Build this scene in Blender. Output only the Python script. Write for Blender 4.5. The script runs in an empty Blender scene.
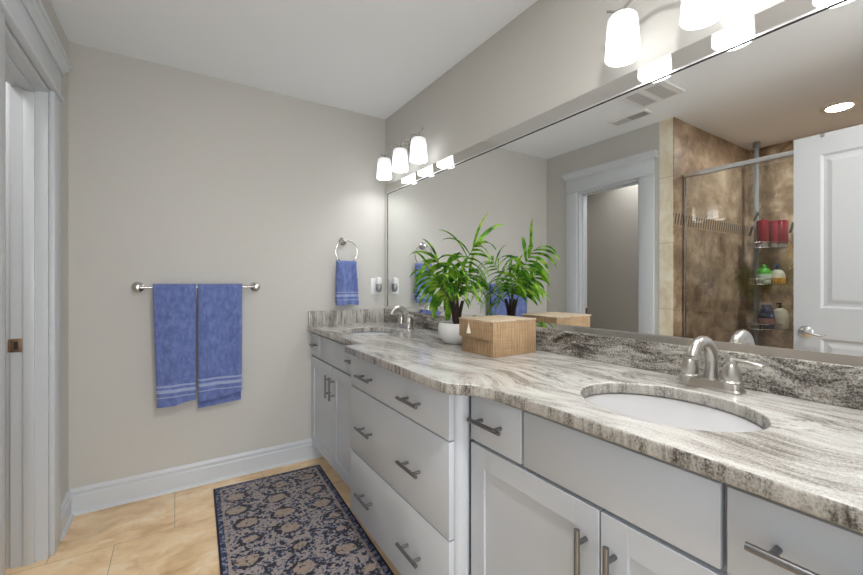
import bpy, bmesh, math, random
from mathutils import Vector, Matrix
random.seed(7)
PI = math.pi
sc = bpy.context.scene
C = sc.collection

# ------------------------------------------------------------ camera, world, exposure
CAM_H = 1.196
cam = bpy.data.cameras.new('camera')
cam.sensor_width = 36.0
cam.lens = 396.1 / 863.0 * 36.0
cam.shift_y = -4.5 / 863.0
cam.clip_start = 0.02
camo = bpy.data.objects.new('camera', cam)
C.objects.link(camo)
camo.location = (0, 0, CAM_H)
camo.rotation_euler = (PI / 2, 0, -math.atan(254.5 / 396.1))
sc.camera = camo

w = bpy.data.worlds.new('world')
sc.world = w
w.use_nodes = True
bgn = w.node_tree.nodes['Background']
bgn.inputs[0].default_value = (0.88, 0.94, 1.0, 1)
bgn.inputs[1].default_value = .95
sc.view_settings.view_transform = 'Standard'
sc.view_settings.look = 'None'
sc.view_settings.exposure = 0.0
sc.view_settings.gamma = 1.0
sc.view_settings.use_curve_mapping = False
sc.cycles.max_bounces = 10
sc.cycles.diffuse_bounces = 6
sc.cycles.glossy_bounces = 6
sc.cycles.transparent_max_bounces = 16
sc.cycles.sample_clamp_indirect = 15.0

def area(name, loc, size, power, rot=(0, 0, 0), color=(1, 1, 1), sy=None, spread=PI):
    l = bpy.data.lights.new(name, 'AREA')
    l.shape = 'RECTANGLE' if sy else 'DISK'
    l.size = size
    if sy: l.size_y = sy
    l.energy = power; l.color = color; l.spread = spread
    o = bpy.data.objects.new(name, l); C.objects.link(o)
    o.location = loc; o.rotation_euler = rot
    return o

area('added_hall_fill', (-.1, -3.4, 1.5), 2.6, 98, rot=(PI / 2, 0, 0), color=(.95, .97, 1.0), sy=2.0)  # added fill light shining in through the back doorway, no known source
area('added_hall_up_fill', (-.1, -1.7, .25), 1.4, 7, rot=(PI / 2 + .75, 0, 0), color=(.97, .98, 1.0), sy=1.0)  # added low fill aimed upward to brighten the ceiling
SHADE_EMIT = 2.9
BULB_W = 0.95
CAN_EMIT = 20.0

# room dimensions
D = 2.728; L = -0.471; R = 1.335; H = 2.44; BK = -0.12
CT = 0.905                       # counter top
VX = 0.773                        # recessed vanity faces
DX = 0.70                        # drawer chest faces

# ------------------------------------------------------------ node helpers
class NT:
    def __init__(s, name):
        s.m = bpy.data.materials.new(name); s.m.use_nodes = True
        s.t = s.m.node_tree; s.n = s.t.nodes; s.l = s.t.links
        s.b = s.n['Principled BSDF']; s.out = s.n['Material Output']
    def node(s, typ, **kw):
        nd = s.n.new(typ)
        for k, v in kw.items():
            if hasattr(nd, k) and k not in ('Scale',): setattr(nd, k, v)
        return nd
    def put(s, sock, v):
        if hasattr(v, 'is_output') or isinstance(v, bpy.types.NodeSocket): s.l.new(v, sock)
        elif isinstance(v, (tuple, list)):
            sock.default_value = tuple(v) + ((1,) if len(v) == 3 and len(sock.default_value) == 4 else ())
        else: sock.default_value = v
    def math(s, op, a, b=0.0, c=0.0, clamp=False):
        nd = s.n.new('ShaderNodeMath'); nd.operation = op; nd.use_clamp = clamp
        s.put(nd.inputs[0], a); s.put(nd.inputs[1], b); s.put(nd.inputs[2], c)
        return nd.outputs[0]
    def coord(s, kind='Object'):
        return s.n.new('ShaderNodeTexCoord').outputs[kind]
    def mapping(s, vec, scale=(1, 1, 1), loc=(0, 0, 0), rot=(0, 0, 0)):
        nd = s.n.new('ShaderNodeMapping'); s.put(nd.inputs['Vector'], vec)
        nd.inputs['Scale'].default_value = scale; nd.inputs['Location'].default_value = loc; nd.inputs['Rotation'].default_value = rot
        return nd.outputs[0]
    def noise(s, vec, scale=5, detail=3, rough=.5, dist=0.0):
        nd = s.n.new('ShaderNodeTexNoise'); s.put(nd.inputs['Vector'], vec)
        nd.inputs['Scale'].default_value = scale; nd.inputs['Detail'].default_value = detail
        nd.inputs['Roughness'].default_value = rough; nd.inputs['Distortion'].default_value = dist
        return nd.outputs['Fac']
    def noisec(s, vec, scale=5, detail=2):
        nd = s.n.new('ShaderNodeTexNoise'); s.put(nd.inputs['Vector'], vec)
        nd.inputs['Scale'].default_value = scale; nd.inputs['Detail'].default_value = detail
        return nd.outputs['Color']
    def voro(s, vec, scale=5, rnd=1.0, feature='F1'):
        nd = s.n.new('ShaderNodeTexVoronoi'); nd.feature = feature
        s.put(nd.inputs['Vector'], vec); nd.inputs['Scale'].default_value = scale
        nd.inputs['Randomness'].default_value = rnd
        return nd.outputs['Distance']
    def ramp(s, fac, stops, interp='LINEAR'):
        nd = s.n.new('ShaderNodeValToRGB'); cr = nd.color_ramp; cr.interpolation = interp
        while len(cr.elements) < len(stops): cr.elements.new(.5)
        for e, (p, c) in zip(cr.elements, stops):
            e.position = p
            e.color = (c, c, c, 1) if not isinstance(c, (tuple, list)) else tuple(c) + (1,)
        s.put(nd.inputs[0], fac)
        return nd.outputs[0]
    def mix(s, fac, a, b, mode='MIX'):
        nd = s.n.new('ShaderNodeMix'); nd.data_type = 'RGBA'; nd.blend_type = mode
        s.put(nd.inputs[0], fac); s.put(nd.inputs[6], a); s.put(nd.inputs[7], b)
        return nd.outputs[2]
    def sep(s, vec):
        nd = s.n.new('ShaderNodeSeparateXYZ'); s.put(nd.inputs[0], vec); return nd.outputs
    def vadd(s, a, b, scale=1.0):
        m1 = s.n.new('ShaderNodeVectorMath'); m1.operation = 'SCALE'; s.put(m1.inputs[0], b); m1.inputs['Scale'].default_value = scale
        m2 = s.n.new('ShaderNodeVectorMath'); m2.operation = 'ADD'; s.put(m2.inputs[0], a); s.put(m2.inputs[1], m1.outputs[0])
        return m2.outputs[0]
    def bump(s, h, strength=.3, dist=.01):
        nd = s.n.new('ShaderNodeBump'); nd.inputs['Strength'].default_value = strength; nd.inputs['Distance'].default_value = dist
        s.put(nd.inputs['Height'], h); s.l.new(nd.outputs[0], s.b.inputs['Normal'])
    def set(s, **kw):
        names = dict(color='Base Color', rough='Roughness', metal='Metallic', spec='Specular IOR Level', coat='Coat Weight', sheen='Sheen Weight', trans='Transmission Weight', emis='Emission Color', es='Emission Strength', ior='IOR', alpha='Alpha', sss='Subsurface Weight')
        for k, v in kw.items(): s.put(s.b.inputs[names[k]], v)
        return s.m

def srgb(r, g, b):
    f = lambda v: (v / 255 / 12.92) if v / 255 <= .04045 else ((v / 255 + .055) / 1.055) ** 2.4
    return (f(r), f(g), f(b))

def plain(name, col, rough=.5, metal=0, var=.04, scale=30, bump=0, **kw):
    n = NT(name); co = n.coord()
    f = n.noise(co, scale, 3)
    lo = tuple(c * (1 - var) for c in col); hi = tuple(min(1, c * (1 + var)) for c in col)
    n.set(color=n.mix(f, lo, hi), rough=rough, metal=metal, **kw)
    if bump: n.bump(n.noise(co, scale * 6, 3), bump, .003)
    return n.m

M = {}
M['wall'] = plain('greige_wall_paint', (.55, .54, .51), .75, var=.015, scale=4, bump=.05)
M['ceiling'] = plain('white_ceiling_paint', (.89, .925, .965), .8, var=.01, scale=4, bump=.05)
M['trim'] = plain('white_trim_paint', (.60, .63, .665), .35, var=.015, scale=6)
M['door'] = plain('white_door_paint', (.49, .50, .52), .35, var=.015, scale=6)
M['cabinet'] = plain('white_cabinet_paint', (.55, .585, .63), .32, var=.012, scale=5)
M['cabin'] = plain('cabinet_box_paint', (.42, .42, .43), .5, var=.02)
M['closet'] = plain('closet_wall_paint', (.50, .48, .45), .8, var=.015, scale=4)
M['chrome'] = plain('brushed_nickel', (.62, .61, .59), .2, 1, var=.04, scale=80)
M['faucet'] = plain('satin_nickel_faucet', (.56, .54, .51), .28, 1, var=.04, scale=80)
M['pull'] = plain('dark_nickel_pull', (.25, .25, .255), .32, 1, var=.06, scale=120)
M['bronze'] = plain('aged_bronze_plate', (.30, .19, .12), .4, .8, var=.25, scale=200)
M['porcelain'] = plain('white_porcelain', (.80, .81, .82), .12, var=.01, coat=.3)
M['dark'] = plain('dark_recess', (.03, .03, .03), .8)
M['plastic'] = plain('white_plastic', (.82, .82, .82), .3, var=.01)
M['ceramic'] = plain('matte_white_ceramic', (.74, .74, .73), .4, var=.02)
M['soil'] = plain('brown_soil', (.04, .025, .015), .9, var=.4, scale=120, bump=.5)
M['trunk'] = plain('fibrous_trunk', (.035, .02, .014), .85, var=.5, scale=150, bump=.6)
M['wire'] = plain('chrome_wire', (.55, .55, .55), .25, 1)
M['rubber'] = plain('white_vinyl_edge', (.6, .6, .6), .5)

# mirror
n = NT('mirror_silver'); n.set(color=(.90, .91, .90), metal=1.0, rough=0.0); M['mirror'] = n.m
n = NT('mirror_frame_silver'); n.set(color=(.74, .72, .69), metal=1.0, rough=.04); M['mframe'] = n.m
n = NT('mirror_bevel_edge'); n.set(color=(.85, .85, .85), metal=.9, rough=.25); M['mbevel'] = n.m

# frosted glowing lamp glass
n = NT('frosted_lamp_glass_lit'); z = n.sep(n.coord('Generated'))[2]
n.set(color=(.4, .4, .4), rough=.35, emis=(.99, .995, 1.0), es=n.math('MULTIPLY', n.ramp(n.sep(n.coord('Generated'))[2], [(.0, 1.0), (.45, .95), (.72, .28), (1.0, .20)]), SHADE_EMIT)); M['shade'] = n.m
n = NT('recessed_lens_lit'); n.set(color=(.9, .9, .9), emis=(1.0, .97, .93), es=CAN_EMIT); M['lens'] = n.m

# shower glass : transparent with a fresnel sheen
def glass(name, tint, sheen=1.0):
    n = NT(name); n.n.remove(n.b)
    tr = n.n.new('ShaderNodeBsdfTransparent'); tr.inputs[0].default_value = tint + (1,)
    gl = n.n.new('ShaderNodeBsdfGlossy'); gl.inputs['Roughness'].default_value = 0.0; gl.inputs[0].default_value = (sheen, sheen, sheen, 1)
    fr = n.n.new('ShaderNodeFresnel'); fr.inputs[0].default_value = 1.6
    mx = n.n.new('ShaderNodeMixShader')
    n.l.new(fr.outputs[0], mx.inputs[0]); n.l.new(tr.outputs[0], mx.inputs[1]); n.l.new(gl.outputs[0], mx.inputs[2])
    n.l.new(mx.outputs[0], n.out.inputs[0]); return n.m
M['glass'] = glass('clear_shower_glass', (.93, .95, .94))
M['clear'] = glass('clear_plastic', (.85, .87, .88))

# travertine floor in running bond
def travertine(name, cols, bw, rh, loc, rot=(0, 0, 0), mortar=.0018, mcol=(.40, .30, .2), rough=.32, offset=.5, accent=None):
    n = NT(name); co = n.coord()
    v = n.mapping(co, loc=loc, rot=rot)
    br = n.n.new('ShaderNodeTexBrick'); n.put(br.inputs['Vector'], v)
    br.offset = offset; br.inputs['Scale'].default_value = 1; br.inputs['Brick Width'].default_value = bw
    br.inputs['Row Height'].default_value = rh; br.inputs['Mortar Size'].default_value = mortar
    br.inputs['Mortar Smooth'].default_value = .3; br.inputs['Bias'].default_value = 0
    br.inputs['Color1'].default_value = (0, 0, 0, 1); br.inputs['Color2'].default_value = (1, 1, 1, 1); br.inputs['Mortar'].default_value = (.5, .5, .5, 1)
    wv = n.vadd(co, n.noisec(co, 3, 2), .25)
    f = n.noise(n.mapping(wv, scale=(1, 2.0, 1.4)), 4.5, 7, .62)
    col = n.ramp(f, [(.28, cols[0]), (.45, cols[1]), (.56, cols[2]), (.72, cols[3])])
    col = n.mix(n.math('MULTIPLY', br.outputs['Color'], .25), col, cols[2])
    f2 = n.noise(wv, 16, 5, .6)
    col = n.mix(n.ramp(f2, [(.60, 0.0), (.72, .55)]), col, cols[0])
    col = n.mix(n.ramp(n.noise(n.mapping(wv, scale=(1, 2.5, 1.5)), 9, 4, .6), [(.63, 0.0), (.70, .6)]), col, cols[3])
    if accent:
        z = n.sep(co)[2]
        inside = n.math('MULTIPLY', n.math('GREATER_THAN', z, accent[0]), n.math('LESS_THAN', z, accent[1]))
        s = n.sep(co)
        along = n.math('ADD', s[0], s[1])
        k = n.math('PINGPONG', n.math('SUBTRACT', z, accent[0]), (accent[1] - accent[0]) / 2)
        u = n.math('FRACT', n.math('MULTIPLY', n.math('ADD', along, n.math('MULTIPLY', n.math('SUBTRACT', z, accent[0]), .28)), 24.0))
        stripe = n.math('GREATER_THAN', u, .5)
        edge = n.math('GREATER_THAN', k, .006)
        acc = n.mix(n.math('MULTIPLY', stripe, edge), cols[2], (.05, .03, .02))
        col = n.mix(inside, col, acc)
    col = n.mix(br.outputs['Fac'], col, mcol)
    n.set(color=col, rough=rough)
    h = n.math('SUBTRACT', n.math('MULTIPLY', f2, .2), n.math('MULTIPLY', br.outputs['Fac'], 1.0))
    n.bump(h, .25, .003)
    return n.m
FCOL = [(.56, .35, .17), (.76, .54, .31), (.85, .64, .40), (.92, .82, .66)]
M['floor'] = travertine('travertine_floor', FCOL, .46, .46, (.24, -2.305, 0))
SCOL = [(.11, .065, .035), (.25, .165, .10), (.42, .30, .195), (.66, .53, .38)]
M['tile_y'] = travertine('shower_tile_side', SCOL, .33, .33, (.05, 0, .1), rot=(-PI / 2, 0, 0), mcol=(.22, .16, .10), rough=.3, accent=(1.63, 1.73), offset=0)
M['tile_x'] = travertine('shower_tile_back', SCOL, .33, .33, (.1, 0, .1), rot=(-PI / 2, 0, -PI / 2), mcol=(.22, .16, .10), rough=.3, accent=(1.63, 1.73), offset=0)
M['tile_edge'] = travertine('travertine_edge', [(.60, .50, .35), (.74, .66, .50), (.82, .76, .61), (.90, .86, .76)], .5, .305, (0, 0, .2), rot=(-PI / 2, 0, -PI / 2), mcol=(.42, .36, .27), rough=.4, offset=0)

# streaked granite / quartzite
def granite(name, fine, band, cols, pos, flow=.3, rough=.16, vein=.8, speck=.35):
    n = NT(name); co = n.coord()
    wv = n.vadd(co, n.noisec(co, 1.7, 2), flow)
    wv = n.vadd(wv, n.noisec(co, 6, 2), flow * .12)
    ff = n.noise(n.mapping(wv, scale=fine), 3.0, 9, .72)
    fb = n.noise(n.mapping(wv, scale=band, loc=(3.3, 1.1, 5)), 3.0, 5, .6)
    g = n.noise(co, 230, 3, .75)
    f = n.math('ADD', n.math('MULTIPLY', ff, .5), n.math('MULTIPLY', fb, .5))
    f = n.math('ADD', f, n.math('MULTIPLY', n.math('SUBTRACT', g, .5), speck))
    col = n.ramp(f, list(zip(pos, cols)))
    c = n.noise(n.mapping(wv, loc=(7.7, 2.2, 1), scale=[k * .55 for k in fine]), 3.0, 7, .62)
    vm = n.ramp(c, [(.555, 0.0), (.585, 1.0), (.60, .25), (.64, 0.0)])
    big = n.ramp(n.noise(co, 3.1, 3), [(.46, 0.0), (.58, vein)])
    col = n.mix(n.math('MULTIPLY', vm, big), col, (.055, .048, .043))
    n.set(color=col, rough=rough, spec=.45)
    return n.m
GA = [(.085, .078, .07), (.22, .207, .19), (.38, .365, .34), (.52, .508, .485), (.64, .632, .61)]
M['granite'] = granite('streaked_granite_top', (16, 1.6, 16), (4.5, .8, 4.5), GA, (.30, .40, .465, .54, .66), flow=.30)
GB = [(.022, .019, .017), (.085, .077, .068), (.20, .185, .165), (.38, .36, .33), (.58, .56, .52)]
M['granite_bs'] = granite('dark_streaked_granite_backsplash', (9, 4.0, 26), (2.5, 1.5, 7), GB, (.36, .43, .49, .56, .68), flow=.22, vein=.5, speck=.6)
M['granite_far'] = granite('vertical_streaked_granite_backsplash', (34, 20, 3.5), (9, 4, 1.2), [(.04, .035, .03), (.14, .13, .115), (.36, .34, .31), (.52, .50, .46), (.62, .60, .57)], (.34, .42, .49, .55, .66), flow=.06, vein=.6, speck=.4)
M['granite_edge'] = granite('granite_cut_edge', (16, 18, 3.0), (4, 4.5, 1.0), [(.04, .036, .032), (.16, .148, .13), (.33, .31, .28), (.46, .44, .40), (.60, .58, .55)], (.35, .42, .475, .55, .68), flow=.05, vein=.6, speck=.4)

# wicker
n = NT('woven_seagrass'); co = n.coord(); s = n.sep(co)
def wavef(x, k): return n.math('ADD', n.math('MULTIPLY', n.math('SINE', n.math('MULTIPLY', x, k)), .5), .5)
al = n.math('ADD', s[0], s[1])
w1 = wavef(al, 1500.0); w2 = wavef(s[2], 1100.0)
w3 = wavef(al, 420.0)
hh = n.math('ADD', n.math('MULTIPLY', w1, .5), n.math('MULTIPLY', w2, .5))
stk = n.noise(n.mapping(co, scale=(90, 90, 6)), 2.0, 3, .6)
sth = n.noise(n.mapping(co, scale=(6, 6, 200)), 2.0, 3, .6)
mm = n.math('ADD', n.math('MULTIPLY', stk, .6), n.math('MULTIPLY', sth, .4))
cb = n.ramp(mm, [(.3, (.22, .125, .06)), (.5, (.40, .265, .145)), (.7, (.56, .41, .25))])
cb = n.mix(n.math('MULTIPLY', n.ramp(w3, [(.0, 1.0), (.2, 0.0)]), .5), cb, (.20, .11, .05))
n.set(color=cb, rough=.65); n.bump(n.math('ADD', hh, n.math('MULTIPLY', w3, .6)), .35, .002); M['wicker'] = n.m
n = NT('woven_lid_top'); co = n.coord()
stk = n.noise(n.mapping(co, scale=(70, 6, 70)), 2.0, 3, .6)
cb = n.ramp(stk, [(.3, (.34, .25, .16)), (.5, (.48, .38, .27)), (.7, (.62, .52, .40))])
n.set(color=cb, rough=.6); n.bump(stk, .3, .002); M['wickertop'] = n.m

# leaves
n = NT('palm_leaf_green'); co = n.coord()
f = n.noise(co, 17, 2, .5)
cl = n.ramp(f, [(.34, (.025, .11, .010)), (.46, (.09, .27, .016)), (.55, (.24, .48, .03)), (.68, (.42, .62, .08))])
n.set(color=cl, rough=.45, spec=.25)
tl = n.n.new('ShaderNodeBsdfTranslucent'); n.l.new(cl, tl.inputs[0])
mx = n.n.new('ShaderNodeMixShader'); mx.inputs[0].default_value = .3
n.l.new(n.b.outputs[0], mx.inputs[1]); n.l.new(tl.outputs[0], mx.inputs[2]); n.l.new(mx.outputs[0], n.out.inputs[0])
M['leaf'] = n.m
M['rachis'] = plain('green_brown_stem', (.06, .075, .02), .5, var=.2)

# terry towels
def terry(name, bands, ref=0.0):
    n = NT(name); co = n.coord(); z = n.sep(co)[2]
    f = n.noise(n.mapping(co, scale=(1, 1, .5)), 45, 4, .7)
    f2 = n.noise(co, 420, 2, .7)
    base = n.ramp(n.math('ADD', n.math('MULTIPLY', f, .6), n.math('MULTIPLY', f2, .4)), [(.33, (.085, .12, .30)), (.5, (.14, .19, .44)), (.68, (.23, .29, .58))])
    msk = None
    for (a, b) in bands:
        k = n.math('MULTIPLY', n.math('GREATER_THAN', z, a), n.math('LESS_THAN', z, b))
        msk = k if msk is None else n.math('ADD', msk, k)
    base = n.mix(n.math('MULTIPLY', msk, .85), base, (.37, .42, .62))
    n.set(color=base, rough=.95, sheen=.3, spec=.1)
    n.bump(n.math('MULTIPLY', n.math('ADD', f2, f), n.math('SUBTRACT', 1.0, n.math('MULTIPLY', msk, .8))), .6, .006)
    return n.m

# ------------------------------------------------------------ geometry helpers
def box(bm, x0, x1, y0, y1, z0, z1, bev=0.0, seg=2):
    r = bmesh.ops.create_cube(bm, size=1)
    vs = r['verts']
    bmesh.ops.scale(bm, vec=(abs(x1 - x0), abs(y1 - y0), abs(z1 - z0)), verts=vs)
    bmesh.ops.translate(bm, vec=((x0 + x1) / 2, (y0 + y1) / 2, (z0 + z1) / 2), verts=vs)
    if bev:
        es = {e for v in vs for e in v.link_edges}
        bmesh.ops.bevel(bm, geom=list(es), offset=bev, segments=seg, profile=.5, affect='EDGES')
    return bm
def BX(*a, **k):
    bm = bmesh.new(); box(bm, *a, **k); return bm
def cyl(bm, p0, p1, r0, r1=None, seg=20, caps=True):
    p0 = Vector(p0); p1 = Vector(p1); r1 = r0 if r1 is None else r1
    d = p1 - p0
    r = bmesh.ops.create_cone(bm, cap_ends=caps, segments=seg, radius1=r0, radius2=r1, depth=d.length)
    m = Matrix.Translation((p0 + p1) / 2) @ d.to_track_quat('Z', 'Y').to_matrix().to_4x4()
    bmesh.ops.transform(bm, matrix=m, verts=r['verts'])
    return bm
def tube(bm, pts, rad, seg=12, caps=True, flat=None, closed=False):
    pts = [Vector(p) for p in pts]; n_ = len(pts)
    rads = rad if isinstance(rad, (list, tuple)) else [rad] * n_
    rings = []; prev = None
    for i, p in enumerate(pts):
        if closed: t = pts[(i + 1) % n_] - pts[i - 1]
        elif i == 0: t = pts[1] - p
        elif i == n_ - 1: t = p - pts[i - 1]
        else: t = pts[i + 1] - pts[i - 1]
        t.normalize()
        if prev is None:
            a = Vector((0, 0, 1)) if abs(t.z) < .9 else Vector((1, 0, 0))
            u = t.cross(a).normalized()
        else:
            u = (prev - t * prev.dot(t)).normalized()
        prev = u; v = t.cross(u)
        fl = flat or 1.0
        rings.append([bm.verts.new(p + (u * math.cos(2 * PI * k / seg) + v * math.sin(2 * PI * k / seg) * fl) * rads[i]) for k in range(seg)])
    m = n_ if closed else n_ - 1
    for i in range(m):
        a, b = rings[i], rings[(i + 1) % n_]
        for k in range(seg):
            bm.faces.new((a[k], a[(k + 1) % seg], b[(k + 1) % seg], b[k]))
    if caps and not closed:
        bm.faces.new(list(reversed(rings[0]))); bm.faces.new(rings[-1])
    return bm
def lathe(bm, prof, c=(0, 0, 0), seg=32, axis='Z', sx=1.0, sy=1.0):
    """prof: list of (r, h). axis: direction of h."""
    c = Vector(c); rings = []
    for r, h in prof:
        ring = []
        for k in range(seg):
            a = 2 * PI * k / seg; x = r * math.cos(a) * sx; y = r * math.sin(a) * sy
            if axis == 'Z': p = Vector((x, y, h))
            elif axis == 'Y': p = Vector((x, -h, y))       # h grows toward -Y
            else: p = Vector((-h, x, y))                    # h grows toward -X
            ring.append(bm.verts.new(c + p))
        rings.append(ring)
    for a, b in zip(rings, rings[1:]):
        for k in range(seg): bm.faces.new((a[k], a[(k + 1) % seg], b[(k + 1) % seg], b[k]))
    if prof[0][0] > 1e-6: bm.faces.new(list(reversed(rings[0])))
    if prof[-1][0] > 1e-6: bm.faces.new(rings[-1])
    bmesh.ops.remove_doubles(bm, verts=bm.verts, dist=1e-6)
    return bm
def prism(bm, poly, axis, a, b):
    """poly of 2D points extruded along axis between a and b"""
    def P(u, v, t):
        return {'X': (t, u, v), 'Y': (u, t, v), 'Z': (u, v, t)}[axis]
    A = [bm.verts.new(P(u, v, a)) for u, v in poly]; B = [bm.verts.new(P(u, v, b)) for u, v in poly]
    n_ = len(poly)
    for k in range(n_): bm.faces.new((A[k], A[(k + 1) % n_], B[(k + 1) % n_], B[k]))
    bm.faces.new(list(reversed(A))); bm.faces.new(B)
    return bm
def wpos(o):
    p = Vector((0, 0, 0))
    while o is not None: p += o.location; o = o.parent
    return p
def obj(name, bm, mat, parent=None, origin=None, smooth=True, ang=35):
    bmesh.ops.recalc_face_normals(bm, faces=bm.faces)
    off = wpos(parent) if parent else Vector(origin or (0, 0, 0))
    bmesh.ops.translate(bm, vec=-off, verts=bm.verts)
    me = bpy.data.meshes.new(name); bm.to_mesh(me); bm.free()
    me.materials.append(M[mat] if isinstance(mat, str) else mat)
    if smooth:
        me.polygons.foreach_set('use_smooth', [True] * len(me.polygons))
        me.set_sharp_from_angle(angle=math.radians(ang))
    o = bpy.data.objects.new(name, me); C.objects.link(o)
    if parent: o.parent = parent
    else: o.location = off
    return o
def tag(o, label=None, cat=None, group=None, kind=None):
    if label: o['label'] = label
    if cat: o['category'] = cat
    if group: o['group'] = group
    if kind: o['kind'] = kind
    return o
def thing(name, loc, label, cat, group=None):
    o = bpy.data.objects.new(name, None); C.objects.link(o); o.location = loc; o.empty_display_size = .05
    return tag(o, label, cat, group)
def struct(name, bm, mat, parent=None, label=None, smooth=True):
    o = obj(name, bm, mat, parent, smooth=smooth)
    if not parent: o['kind'] = 'structure'
    if label: o['label'] = label
    return o
def copy_tree(o, parent=None):
    c = o.copy(); C.objects.link(c)
    if parent: c.parent = parent
    for ch in list(o.children): copy_tree(ch, c)
    return c

# ------------------------------------------------------------ room shell
T = .115
SY0, SY1 = .02, 1.52             # shower span along the left wall
SXB = -1.86                      # shower back wall
OY0, OY1, OZ = 1.77, 2.362, 2.04 # closet opening in left wall
struct('floor', BX(-2.1, R + .1, -1.2, D + .1, -.06, 0), 'floor')
struct('ceiling', BX(-2.1, R + .1, BK - .12, D + .1, H, H + .06), 'ceiling')
struct('wall_far', BX(L - .0, R + .1, D, D + .1, 0, H), 'wall')
struct('wall_right', BX(R, R + .1, BK - .12, D, 0, H), 'wall')
bm = bmesh.new()
box(bm, L - T, L, OY1, D, 0, H)
box(bm, L - T, L, SY1 + .10, OY0, 0, H)
box(bm, L - T, L, OY0, OY1, OZ, H)
struct('wall_left', bm, 'wall')
bm = bmesh.new()
box(bm, L - T, L + .002, SY1, SY1 + .10, 0, H)
struct('wall_tiled_edge', bm, 'tile_edge', label='light travertine tile edge beside the shower opening')
bm = bmesh.new()
box(bm, -.62, R, BK - .12, BK, OZ, H)
box(bm, .62, R, BK - .12, BK, 0, OZ)
box(bm, -.62, -.40, BK - .12, BK, 0, OZ)
struct('wall_back', bm, 'wall')
# shower shell
struct('wall_shower_side', BX(SXB, L - T, SY1, SY1 + .1, 0, H), 'tile_y')
struct('wall_shower_back', BX(SXB - .1, SXB, SY0 - .1, SY1 + .1, 0, H), 'tile_x')
bm = bmesh.new(); box(bm, SXB, -.62, SY0 - .1, SY0, 0, H)
box(bm, -.62, L, BK, .03, 0, H)
struct('wall_shower_near', bm, 'tile_y')
struct('trim_shower_curb', BX(-.66, -.53, SY0, SY1, 0, .11, bev=.006), 'tile_edge')
# tiled return face of the shower entry (in front of the glass)
struct('wall_shower_return', BX(L - T, L - .001, SY1 - .006, SY1, 0, H), 'tile_y')
# closet beyond the doorway
bm = bmesh.new()
box(bm, -1.14, -1.09, SY1 + .1, D + .1, 0, H)
box(bm, -1.09, L - T, D, D + .1, 0, H)
box(bm, -1.09, L - T, SY1 + .10, SY1 + .14, 0, H)
struct('wall_closet', bm, 'closet')

# baseboards with a profiled top
def baseprof(depth=.015, h=.133):
    return [(0, 0), (depth, 0), (depth, h - .040), (depth - .005, h - .034), (depth - .0055, h - .022), (depth - .003, h - .018), (depth - .004, h - .010), (depth - .009, h - .004), (depth - .010, h), (0, h)]
bm = bmesh.new()
prism(bm, [(D - u, v) for u, v in baseprof()], 'X', L, .84)
struct('baseboard_far', bm, 'trim')
bm = bmesh.new()
prism(bm, [(D - .015 - u, v) for u, v in [(0, 0), (.012, 0), (.012, .006), (.008, .013), (0, .017)]], 'X', L, .84)
struct('trim_shoe_far', bm, 'trim')
bm = bmesh.new()
prism(bm, [(L + u, v) for u, v in baseprof()], 'Y', OY1 + .115, D)
struct('baseboard_left', bm, 'trim')
bm = bmesh.new()
prism(bm, [(L + .015 + u, v) for u, v in [(0, 0), (.012, 0), (.012, .006), (.008, .013), (0, .017)]], 'Y', OY1 + .115, D)
struct('trim_shoe_left', bm, 'trim')

# doorway casing, header with crown, jamb and stop
cs = struct('trim_door_casing', BX(L, L + .018, OY1, OY1 + .113, 0, OZ, bev=.002), 'trim', label='white side casing of the closet doorway')
obj('near_casing', BX(L, L + .018, OY0 - .113, OY0, 0, OZ, bev=.002), 'trim', cs)
obj('header_board', BX(L, L + .019, OY0 - .113, OY1 + .113, OZ + .017, 2.168, bev=.002), 'trim', cs)
obj('fillet', BX(L, L + .030, OY0 - .125, OY1 + .125, OZ, OZ + .017, bev=.006, seg=3), 'trim', cs)
bm = bmesh.new()
prism(bm, [(L, 2.168), (L + .024, 2.168), (L + .026, 2.180), (L + .033, 2.190), (L + .043, 2.196), (L + .045, 2.206), (L + .054, 2.208), (L + .054, 2.222), (L, 2.222)], 'Y', OY0 - .140, OY1 + .140)
obj('crown', bm, 'trim', cs, smooth=False)
bm = bmesh.new()
box(bm, L - T, L, OY1 - .018, OY1, 0, OZ - .018)
box(bm, L - T, L, OY0, OY0 + .018, 0, OZ - .018)
box(bm, L - T, L, OY0, OY1, OZ - .018, OZ)
jb = struct('trim_door_jamb', bm, 'trim', label='white jamb lining of the closet doorway')
bm = bmesh.new()
box(bm, L - .075, L - .040, OY1 - .030, OY1 - .018, 0, OZ - .03, bev=.002)
box(bm, L - .075, L - .040, OY0 + .018, OY0 + .030, 0, OZ - .03, bev=.002)
box(bm, L - .075, L - .040, OY0 + .018, OY1 - .018, OZ - .030, OZ - .018, bev=.002)
obj('door_stop', bm, 'trim', jb)
bm = bmesh.new()
box(bm, L - T - .003, L - .079, OY1 - .0200, OY1 - .0180, .905, .962, bev=.0008)
cyl(bm, (L - T - .003, OY1 - .0185, .908), (L - T - .003, OY1 - .0185, .959), .004)
sp = obj('strike_plate', bm, 'bronze', jb); sp['label'] = 'aged bronze strike plate'
bm = bmesh.new(); box(bm, L - .105, L - .092, OY1 - .0208, OY1 - .0198, .917, .950)
obj('latch_hole', bm, 'dark', sp)
obj('closet_casing', BX(L - T - .018, L - T, OY1 - .004, OY1 + .09, 0, OZ, bev=.002), 'trim', cs)

# open entry door against the left wall (seen in the mirror)
DXF = -.37
dt = bpy.data.objects.new('door_1', None); C.objects.link(dt); dt.location = (DXF, -.107, 0); dt['kind'] = 'structure'
dt['label'] = 'white two-panel door standing open, seen in the mirror'
bm = bmesh.new()
DY0, DY1, DZ0, DZ1 = -.107, .803, .012, 2.03
PY0, PY1 = DY0 + .115, DY1 - .115
rects = [(1.056, 1.915), (.22, .885)]
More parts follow.
